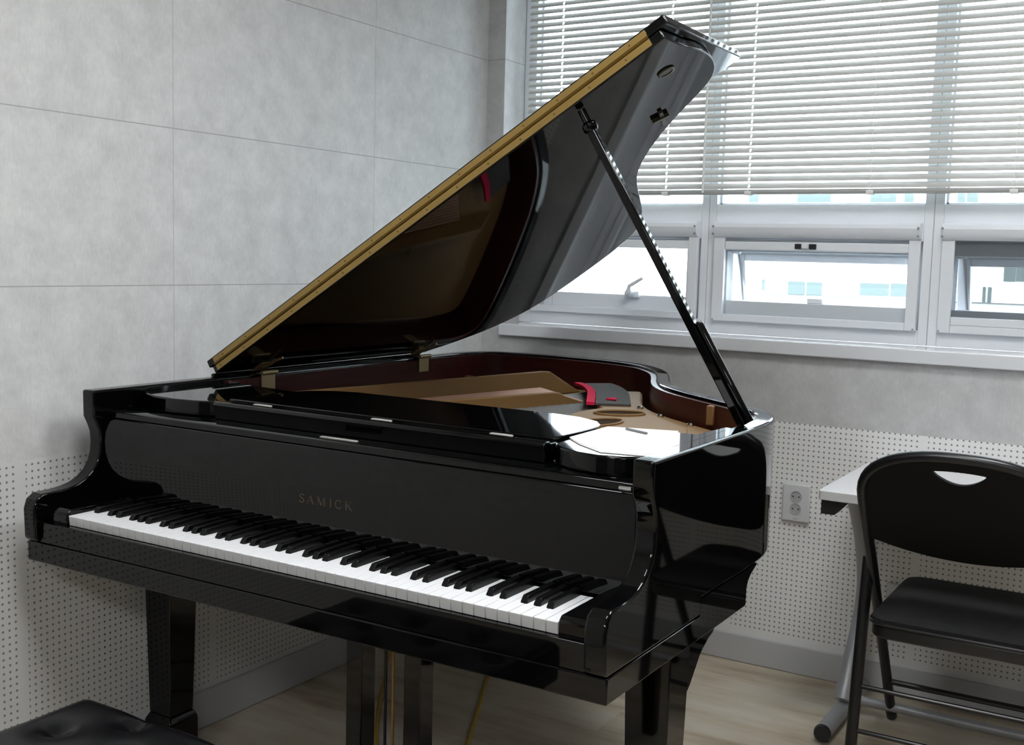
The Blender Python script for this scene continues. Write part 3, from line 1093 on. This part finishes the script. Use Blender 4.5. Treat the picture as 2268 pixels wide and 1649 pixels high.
# prop stick
pb, pt = Vector((1.507, -1.335, 0.990)), Vector((1.145, -1.406, 1.634))
ax = (pt - pb).normalized()
def stick(bm, s0, s1, w, d, bend=0.0):
    side = Vector((0, 1, 0))
    nn = ax.cross(side).normalized()
    vs_ = []
    for s in (s0, s1):
        c = pb + ax * s
        for (i, j) in ((-1, -1), (1, -1), (1, 1), (-1, 1)):
            vs_.append(bm.verts.new(c + nn * (i * w / 2) + side * (j * d / 2)))
    for f in ((3, 2, 1, 0), (4, 5, 6, 7), (0, 1, 5, 4), (1, 2, 6, 5), (2, 3, 7, 6), (3, 0, 4, 7)):
        bm.faces.new([vs_[i] for i in f])
LEN = (pt - pb).length
bm = bmesh.new()
stick(bm, 0.003, LEN - 0.05, 0.019, 0.022)
prop = part('lid_prop', bm, M_black, piano, bevel=0.003)
bm = bmesh.new()
nn = ax.cross(Vector((0, 1, 0))).normalized()
for (a, b, off) in ((0.004, 0.235, -0.0165),):
    c0, c1 = pb + ax * a + nn * off, pb + ax * b + nn * off
    tube(bm, [c0, c1 - ax * 0.008, c1], [0.0085, 0.0085, 0.005], 12)
part('prop_brace', bm, M_black, prop)
bm = bmesh.new()
c = pb + ax * (LEN - 0.052)
lathe(bm, [(0.0135, 0), (0.0165, 0.006), (0.0165, 0.016), (0.012, 0.022)], c, tuple(ax), 16)
lathe(bm, [(0.009, 0.022), (0.009, 0.052)], c, tuple(ax), 12)
part('prop_tip', bm, M_black, prop)

# legs
def leg(x0, x1, y0, y1, corbel):
    cx, cy = (x0 + x1) / 2, (y0 + y1) / 2
    w = (x1 - x0) / 2
    bm = bmesh.new()
    frustum(bm, (cx - w * 0.80, cx + w * 0.80, cy - w * 0.80, cy + w * 0.80), 0.155, (cx - w, cx + w, cy - w, cy + w), 0.6215)
    frustum(bm, (cx - w * 0.98, cx + w * 0.98, cy - w * 0.98, cy + w * 0.98), 0.060, (cx - w * 0.98, cx + w * 0.98, cy - w * 0.98, cy + w * 0.98), 0.138)
    frustum(bm, (cx - w * 0.98, cx + w * 0.98, cy - w * 0.98, cy + w * 0.98), 0.138, (cx - w * 0.80, cx + w * 0.80, cy - w * 0.80, cy + w * 0.80), 0.155)
    o = part('leg', bm, M_black, piano, bevel=0.003)
    if corbel:
        bm = bmesh.new()
        prism(bm, [(y1 - 0.004, 0.500), (y1 + 0.012, 0.510), (y1 + 0.030, 0.528), (y1 + 0.062, 0.560), (y1 + 0.098, 0.578), (y1 + 0.122, 0.584), (y1 + 0.134, 0.594), (y1 + 0.150, 0.6215),
                   (y1 - 0.004, 0.6215)], 'x', x0 + 0.004, x1 - 0.004)
        part('leg_corbel', bm, M_black, o)
    bm = bmesh.new()
    lathe(bm, [(0.012, 0), (0.012, 0.030)], (cx, cy, 0.031), n=14)
    lathe(bm, [(0.024, -0.011), (0.026, -0.008), (0.026, 0.008), (0.024, 0.011)], (cx, cy + 0.012, 0.0265), (1, 0, 0), 20)
    part('caster', bm, M_brassdull, o)
leg(0.083, 0.178, -1.66, -1.565, True)
leg(1.408, 1.503, -1.657, -1.562, True)
bm = bmesh.new()
leg(0.50, 0.595, -0.48, -0.385, False)
# the third leg carries the tail: a cross beam above it
bm = bmesh.new()
box(bm, 0.42, 0.70, -1.36, -0.33, 0.6225, 0.80)
part('back_beam', bm, M_black, piano, bevel=0.003)

# pedal lyre
bm = bmesh.new()
box(bm, 0.66, 0.945, -1.625, -1.55, 0.602, 0.6215)
lyre = part('pedal_lyre', bm, M_black, piano, bevel=0.003)
for a in (0.698, 0.860):
    bm = bmesh.new()
    box(bm, a, a + 0.044, -1.612, -1.560, 0.170, 0.602)
    part('lyre_post', bm, M_black, lyre, bevel=0.003)
bm = bmesh.new()
box(bm, 0.66, 0.945, -1.66, -1.53, 0.085, 0.170)
part('pedal_box', bm, M_black, lyre, bevel=0.003)
for a in (0.794, 0.815):
    bm = bmesh.new()
    tube(bm, [(a, -1.590, 0.17), (a, -1.590, 0.602)], 0.0035, 8)
    part('pedal_rod', bm, M_satin if a < 0.8 else M_brass, lyre)
for a in (0.73, 0.80, 0.87):
    bm = bmesh.new()
    tube(bm, [(a, -1.65, 0.100), (a, -1.74, 0.098), (a, -1.80, 0.088)], [0.010, 0.012, 0.018], 12, flat=0.35, up=(1, 0, 0))
    part('pedal', bm, M_brass, lyre)

# sheets of paper on the right shelf and a pen
def sheet(name, pts, z, label, curl=0.0):
    bm = bmesh.new()
    prism(bm, pts, 'z', z, z + 0.0012)
    return tag(finish(name, bm, M_paper, smooth=False), label, 'paper', 'papers on the piano')
sheet('paper_sheet', [(1.276, -1.655), (1.322, -1.703), (1.392, -1.755), (1.470, -1.738), (1.484, -1.722), (1.484, -1.635), (1.413, -1.462), (1.276, -1.492)], 0.9803, 'lower white paper sheet of the two on the piano, showing only its edges')
sheet('paper_sheet', [(1.272, -1.650), (1.320, -1.698), (1.390, -1.748), (1.466, -1.732), (1.476, -1.715), (1.474, -1.592), (1.405, -1.435), (1.267, -1.476)], 0.9816, 'upper white paper sheet on the piano, with the thin dark pen on it')
bm = bmesh.new()
tube(bm, [(1.318, -1.495, 0.9855), (1.376, -1.523, 0.9855)], [0.0026, 0.0026], 8)
tag(finish('pen', bm, M_steeld), 'thin dark pen lying on the white paper on the piano', 'pen')

# ------------------------------------------------------------------ piano bench
bench = thing('piano_bench', 'black tufted leather piano bench at the lower left in front of the piano', 'bench', (0.86, -2.42, 0))
bx0, bx1, by0, by1 = 0.545, 1.145, -2.57, -2.185
NX, NY = 60, 40
tufts = [(bx0 + (bx1 - bx0) * u, by0 + (by1 - by0) * v) for u, v in ((.15, .66), (.31, .90), (.15, .2), (.5, .66), (.5, .2), (.69, .90), (.85, .66), (.85, .2), (.31, .43), (.69, .43))]
tufts = [(0.632, -2.318), (0.722, -2.228), (0.632, -2.48), (0.80, -2.318), (0.80, -2.48), (0.90, -2.228), (0.98, -2.318), (0.98, -2.48), (0.722, -2.40), (0.90, -2.40), (1.07, -2.228), (1.07, -2.40)]
bm = bmesh.new()
G = []
for i in range(NX + 1):
    row = []
    for j in range(NY + 1):
        u, v = i / NX, j / NY
        X, Y = bx0 + (bx1 - bx0) * u, by0 + (by1 - by0) * v
        ex, ey = min(u, 1 - u) * (bx1 - bx0), min(v, 1 - v) * (by1 - by0)
        R = 0.030
        fall_ = 0
        for e_ in (ex, ey):
            if e_ < R:
                fall_ += R - math.sqrt(max(R * R - (R - e_) ** 2, 0))
        zt = 0.484 - min(fall_, 0.040)
        for (tx, ty) in tufts:
            dd = math.hypot(X - tx, Y - ty)
            zt -= 0.016 * math.exp(-(dd / 0.020) ** 2) + 0.006 * math.exp(-(dd / 0.05) ** 2)
        cr = 0.035     # round the corners in plan
        if ex < cr and ey < cr:
            dx, dy = cr - ex, cr - ey
            dl = math.hypot(dx, dy)
            if dl > cr:
                X += (dx - dx / dl * cr) * (1 if u < 0.5 else -1)
                Y += (dy - dy / dl * cr) * (1 if v < 0.5 else -1)
        row.append(bm.verts.new((X, Y, zt)))
    G.append(row)
for i in range(NX):
    for j in range(NY):
        bm.faces.new((G[i][j], G[i + 1][j], G[i + 1][j + 1], G[i][j + 1]))
edge = [G[i][0] for i in range(NX + 1)] + [G[NX][j] for j in range(1, NY + 1)] + [G[i][NY] for i in range(NX - 1, -1, -1)] + [G[0][j] for j in range(NY - 1, 0, -1)]
low = [bm.verts.new((v.co.x, v.co.y, 0.405)) for v in edge]
for i in range(len(edge)):
    j = (i + 1) % len(edge)
    bm.faces.new((edge[i], low[i], low[j], edge[j]))
bm.faces.new(low)
cush = part('seat_cushion', bm, M_leather, bench)
for (tx, ty) in tufts:
    bm = bmesh.new()
    lathe(bm, [(0.007, 0), (0.0065, 0.003), (0.003, 0.0048)], (tx, ty, 0.4625), n=14)
    part('tuft_button', bm, M_leather, cush)
bm = bmesh.new()
box(bm, bx0 + 0.03, bx1 - 0.03, by0 + 0.03, by1 - 0.03, 0.35, 0.405)
part('apron', bm, M_black, bench, bevel=0.003)
for a in (bx0 + 0.035, bx1 - 0.085):
    for b in (by0 + 0.035, by1 - 0.085):
        bm = bmesh.new()
        frustum(bm, (a + 0.008, a + 0.042, b + 0.008, b + 0.042), 0, (a, a + 0.05, b, b + 0.05), 0.35)
        part('leg', bm, M_black, bench, bevel=0.003)

# ------------------------------------------------------------------ folding chair
chair = thing('folding_chair', 'black padded folding chair with a handle slot, its back to the room at the table', 'chair', (1.835, -0.45, 0))
CXc, HW = 1.835, 0.232
def pp(x, z, off=0.0):          # a point in the tilted plane of the backrest
    return (x, -0.205 - 0.665 * z - off, z)
# the bent tube: front feet up to the arch of the back
tp = [pp(CXc - HW, 0.014), pp(CXc - HW, 0.30), pp(CXc - HW, 0.60), pp(CXc - HW - 0.002, 0.73)]
arc = []
for k in range(0, 25):
    a = math.pi - k * math.pi / 24
    cxn = math.copysign(abs(math.cos(a)) ** 0.80, math.cos(a))
    szn = abs(math.sin(a)) ** 0.80
    arc.append(pp(CXc + (HW + 0.002) * cxn, 0.745 + 0.140 * szn))
tp += arc + [pp(CXc + HW + 0.002, 0.73), pp(CXc + HW, 0.60), pp(CXc + HW, 0.30), pp(CXc + HW, 0.014)]
bm = bmesh.new()
tube(bm, tp, 0.0140, 14)
part('back_frame', bm, M_satin, chair)
# upholstered back with handle slot
outer = []
for k in range(0, 25):
    a = math.pi - k * math.pi / 24
    cxn = math.copysign(abs(math.cos(a)) ** 0.80, math.cos(a))
    szn = abs(math.sin(a)) ** 0.80
    outer.append((CXc + (HW - 0.006) * cxn, 0.745 + 0.134 * szn))
lower = []
for k in range(0, 17):
    t = k / 16
    x_ = CXc + (HW - 0.006) * (1 - 2 * t)
    z_ = 0.635 - 0.036 * (1 - (1 - 2 * t) ** 2)
    lower.append((x_, z_))
ol = outer + lower
slot = []
for k in range(0, 13):
    t = k / 12
    slot.append((CXc - 0.062 + 0.124 * t, 0.8475 + 0.004 * (1 - (2 * t - 1) ** 2)))
for k in range(1, 12):
    t = k / 12
    s_ = math.sin(math.pi * t) ** 0.8
    slot.append((CXc + 0.062 - 0.124 * t, 0.8475 - 0.030 * s_))
bm = bmesh.new()
def ringv(pts, off):
    return [bm.verts.new(pp(p[0], p[1], off)) for p in pts]
for off_, flip in ((0.014, 1), (-0.014, -1)):
    O_, S_ = ringv(ol, off_), ringv(slot, off_)
    eds = []
    for R_ in (O_, S_):
        for i in range(len(R_)):
            eds.append(bm.edges.new((R_[i], R_[(i + 1) % len(R_)])))
    bmesh.ops.triangle_fill(bm, use_beauty=True, use_dissolve=False, edges=eds)
    if flip == 1:
        O1, S1 = O_, S_
    else:
        for A_, B_ in ((O1, O_), (S1, S_)):
            for i in range(len(A_)):
                j = (i + 1) % len(A_)
                bm.faces.new((A_[i], A_[j], B_[j], B_[i]))
part('backrest', bm, M_vinyl, chair, bevel=0.005, seg=3)
# seat
def rrect(x0, x1, y0, y1, r, n=6, taper=0.0):
    pts = []
    for (cx0, cy0, a0) in ((x1 - r, y1 - r, 0), (x0 + r, y1 - r, 90), (x0 + r, y0 + r, 180), (x1 - r, y0 + r, 270)):
        for k in range(n + 1):
            a = math.radians(a0 + 90 * k / n)
            X, Y = cx0 + r * math.cos(a), cy0 + r * math.sin(a)
            pts.append((X, Y))
    return pts
bm = bmesh.new()
L0 = rrect(CXc - 0.200, CXc + 0.200, -0.722, -0.285, 0.045)
levels = [(0.0, 0.440), (0.0, 0.452), (0.010, 0.463), (0.03, 0.469), (0.07, 0.472)]
cx0, cy0 = CXc, -0.495
prev = None
for ins, z_ in levels:
    r_ = [bm.verts.new((p[0] + (cx0 - p[0]) * ins / 0.2, p[1] + (cy0 - p[1]) * ins / 0.2, z_)) for p in L0]
    if prev is None:
        bm.faces.new(r_[::-1])
    else:
        for i in range(len(r_)):
            j = (i + 1) % len(r_)
            bm.faces.new((prev[i], prev[j], r_[j], r_[i]))
    prev = r_
bm.faces.new(prev)
seat = part('seat', bm, M_weave, chair)
bm = bmesh.new()
tube(bm, [(p[0], p[1], 0.4405) for p in rrect(CXc - 0.202, CXc + 0.202, -0.725, -0.283, 0.047)], 0.0045, 8, closed=True)
part('seat_piping', bm, M_satin, seat)
bm = bmesh.new()
prism(bm, rrect(CXc - 0.198, CXc + 0.198, -0.720, -0.287, 0.045), 'z', 0.402, 0.4365)
part('seat_pan', bm, M_satin, chair, bevel=0.006, seg=3)
# rear legs
def rl(z_):
    return -0.560 - 0.235 * (0.557 - z_) / 0.557 if False else -0.545 - 0.085 * (0.557 - z_) / 0.557
for s in (-1, 1):
    bm = bmesh.new()
    X = CXc + s * (HW - 0.004)
    X2 = CXc + s * (HW + 0.016)
    tube(bm, [(X2, rl(0.56), 0.560), (X2, rl(0.45), 0.45), (X2, rl(0.2), 0.2), (X2, rl(0.012), 0.012)], 0.0155, 14)
    part('rear_leg', bm, M_satin, chair)
    bm = bmesh.new()
    tube(bm, [(X2, rl(0.0), 0.001), (X2, rl(0.03), 0.03)], 0.0185, 14)
    part('foot_cap', bm, M_clipb, chair)
    bm = bmesh.new()
    tube(bm, [pp(CXc + s * HW, 0.0145), pp(CXc + s * HW, 0.035)], 0.0155, 14)
    part('foot_cap', bm, M_clipb, chair)
for z_, kind in ((0.225, 1), (0.11, 1)):
    bm = bmesh.new()
    tube(bm, [(CXc - HW - 0.014, rl(z_), z_), (CXc + HW + 0.014, rl(z_), z_)], 0.0065, 10)
    part('stretcher', bm, M_satin, chair)
bm = bmesh.new()
tube(bm, [pp(CXc - HW, 0.148), pp(CXc + HW, 0.148)], 0.0085, 10)
part('stretcher', bm, M_satin, chair)

# ------------------------------------------------------------------ table behind the chair
table = thing('folding_table', 'narrow white topped training table with grey curved legs against the window wall', 'table', (2.05, -0.28, 0))
bm = bmesh.new()
prism(bm, rrect(1.442, 2.64, -0.540, -0.010, 0.012, 4), 'z', 0.694, 0.7195)
o = part('tabletop', bm, [M_edge, M_laminate], table, bevel=0.002)
for p in o.data.polygons:
    if p.normal.z > 0.8:
        p.material_index = 1
bm = bmesh.new()
prism(bm, [(1.445, 0.6935), (1.445, 0.651), (1.482, 0.651), (1.520, 0.6935)], 'y', -0.515, -0.47)
part('fold_latch', bm, M_clipb, table, bevel=0.002)
for k, xx in enumerate((1.478, 2.600)):
    cv = spline([(xx, -0.33, 0.690), (xx, -0.265, 0.63), (xx, -0.175, 0.52), (xx, -0.118, 0.40), (xx, -0.112, 0.33), (xx, -0.150, 0.25), (xx, -0.235, 0.15), (xx, -0.30, 0.062)], 5)
    bm = bmesh.new()
    tube(bm, cv, 0.017, 14, flat=1.35, up=(0, 1, 0))
    part('leg', bm, M_steel, table)
    bm = bmesh.new()
    tube(bm, [(xx, -0.492, 0.031), (xx, -0.06, 0.031)], 0.023, 18)
    ft = part('foot_bar', bm, M_steel, table, bevel=0.002)
    bm = bmesh.new()
    tube(bm, [(xx, -0.505, 0.031), (xx, -0.4925, 0.031)], [0.0215, 0.0245], 18)
    part('foot_cap', bm, M_clipb, ft)
    for yy in (-0.47, -0.09):
        bm = bmesh.new()
        lathe(bm, [(0.012, 0), (0.012, 0.0075)], (xx, yy, 0.001), n=12)
        part('levelling_pad', bm, M_clipb, ft)
bm = bmesh.new()
tube(bm, [(1.50, -0.24, 0.050), (2.58, -0.24, 0.050)], 0.014, 12)
part('crossbar', bm, M_steel, table)

# ------------------------------------------------------------------ wall outlet
outl = thing('wall_outlet', 'pale double socket outlet on the perforated wall beside the table', 'outlet', (1.226, -0.002, 0.50))
bm = bmesh.new()
box(bm, 1.181, 1.269, -0.014, -0.0005, 0.502, 0.622)
pltb = part('outlet_plate', bm, M_outlet, outl, bevel=0.003)
for zc in (0.583, 0.543):
    bm = bmesh.new()
    lathe(bm, [(0.0185, 0), (0.0185, 0.0025), (0.0165, 0.0025), (0.0155, 0.0006)], (1.225, -0.0141, zc), (0, -1, 0), 28)
    s_ = part('socket', bm, M_hole, outl)
    bm = bmesh.new()
    for dx in (-0.0095, 0.0095):
        lathe(bm, [(0.0026, 0), (0.0026, 0.0008)], (1.225 + dx, -0.0148, zc), (0, -1, 0), 10)
    part('socket_hole', bm, M_clipb, s_)
bm = bmesh.new()
box(bm, 1.217, 1.232, -0.0146, -0.0141, 0.5095, 0.5125)
part('rating_mark', bm, M_hole, outl, smooth=False)

# plain plate low on the wall behind the chair
bm = bmesh.new()
box(bm, 1.522, 1.665, -0.011, -0.0005, 0.205, 0.352)
tag(finish('wall_cover_plate', bm, M_outlet, bevel=0.002), 'plain grey cover plate low on the perforated wall behind the folding chair', 'cover plate')

# ------------------------------------------------------------------ yellow cable on the floor below the piano
bm = bmesh.new()
cb = spline([(0.02, -0.50, 0.006), (0.072, -0.631, 0.006), (0.197, -0.814, 0.006), (0.315, -0.994, 0.006), (0.463, -1.194, 0.006), (0.63, -1.36, 0.006), (0.78, -1.40, 0.006),
             (0.81, -1.30, 0.006), (0.75, -1.19, 0.006), (0.68, -1.074, 0.006), (0.572, -0.854, 0.006), (0.459, -0.628, 0.006), (0.36, -0.40, 0.006), (0.33, -0.05, 0.006)], 6)
tube(bm, cb, 0.0055, 8)
tag(finish('power_cable', bm, M_yellow), 'yellow cable lying in a loop on the floor under the piano', 'cable')

# ------------------------------------------------------------------ door behind the camera (seen only in reflections)
D = bpy.data.objects.new('door_1', None)
COL.objects.link(D)
D.location = (1.9, RY, 0)
D['kind'] = 'structure'
bm = bmesh.new()
box(bm, 1.45, 2.35, RY + 0.001, RY + 0.04, 0.001, 2.08)
part('door_leaf', bm, mat('grey_door_paint', (0.30, 0.31, 0.33), 0.5), D, bevel=0.003)
bm = bmesh.new()
for (a, b, c, d) in ((1.39, 1.45, 0.001, 2.14), (2.35, 2.41, 0.001, 2.14), (1.45, 2.35, 2.08, 2.14)):
    box(bm, a, b, RY + 0.001, RY + 0.05, c, d)
part('door_frame', bm, mat('dark_door_frame', (0.03, 0.03, 0.035), 0.5), D, bevel=0.003)
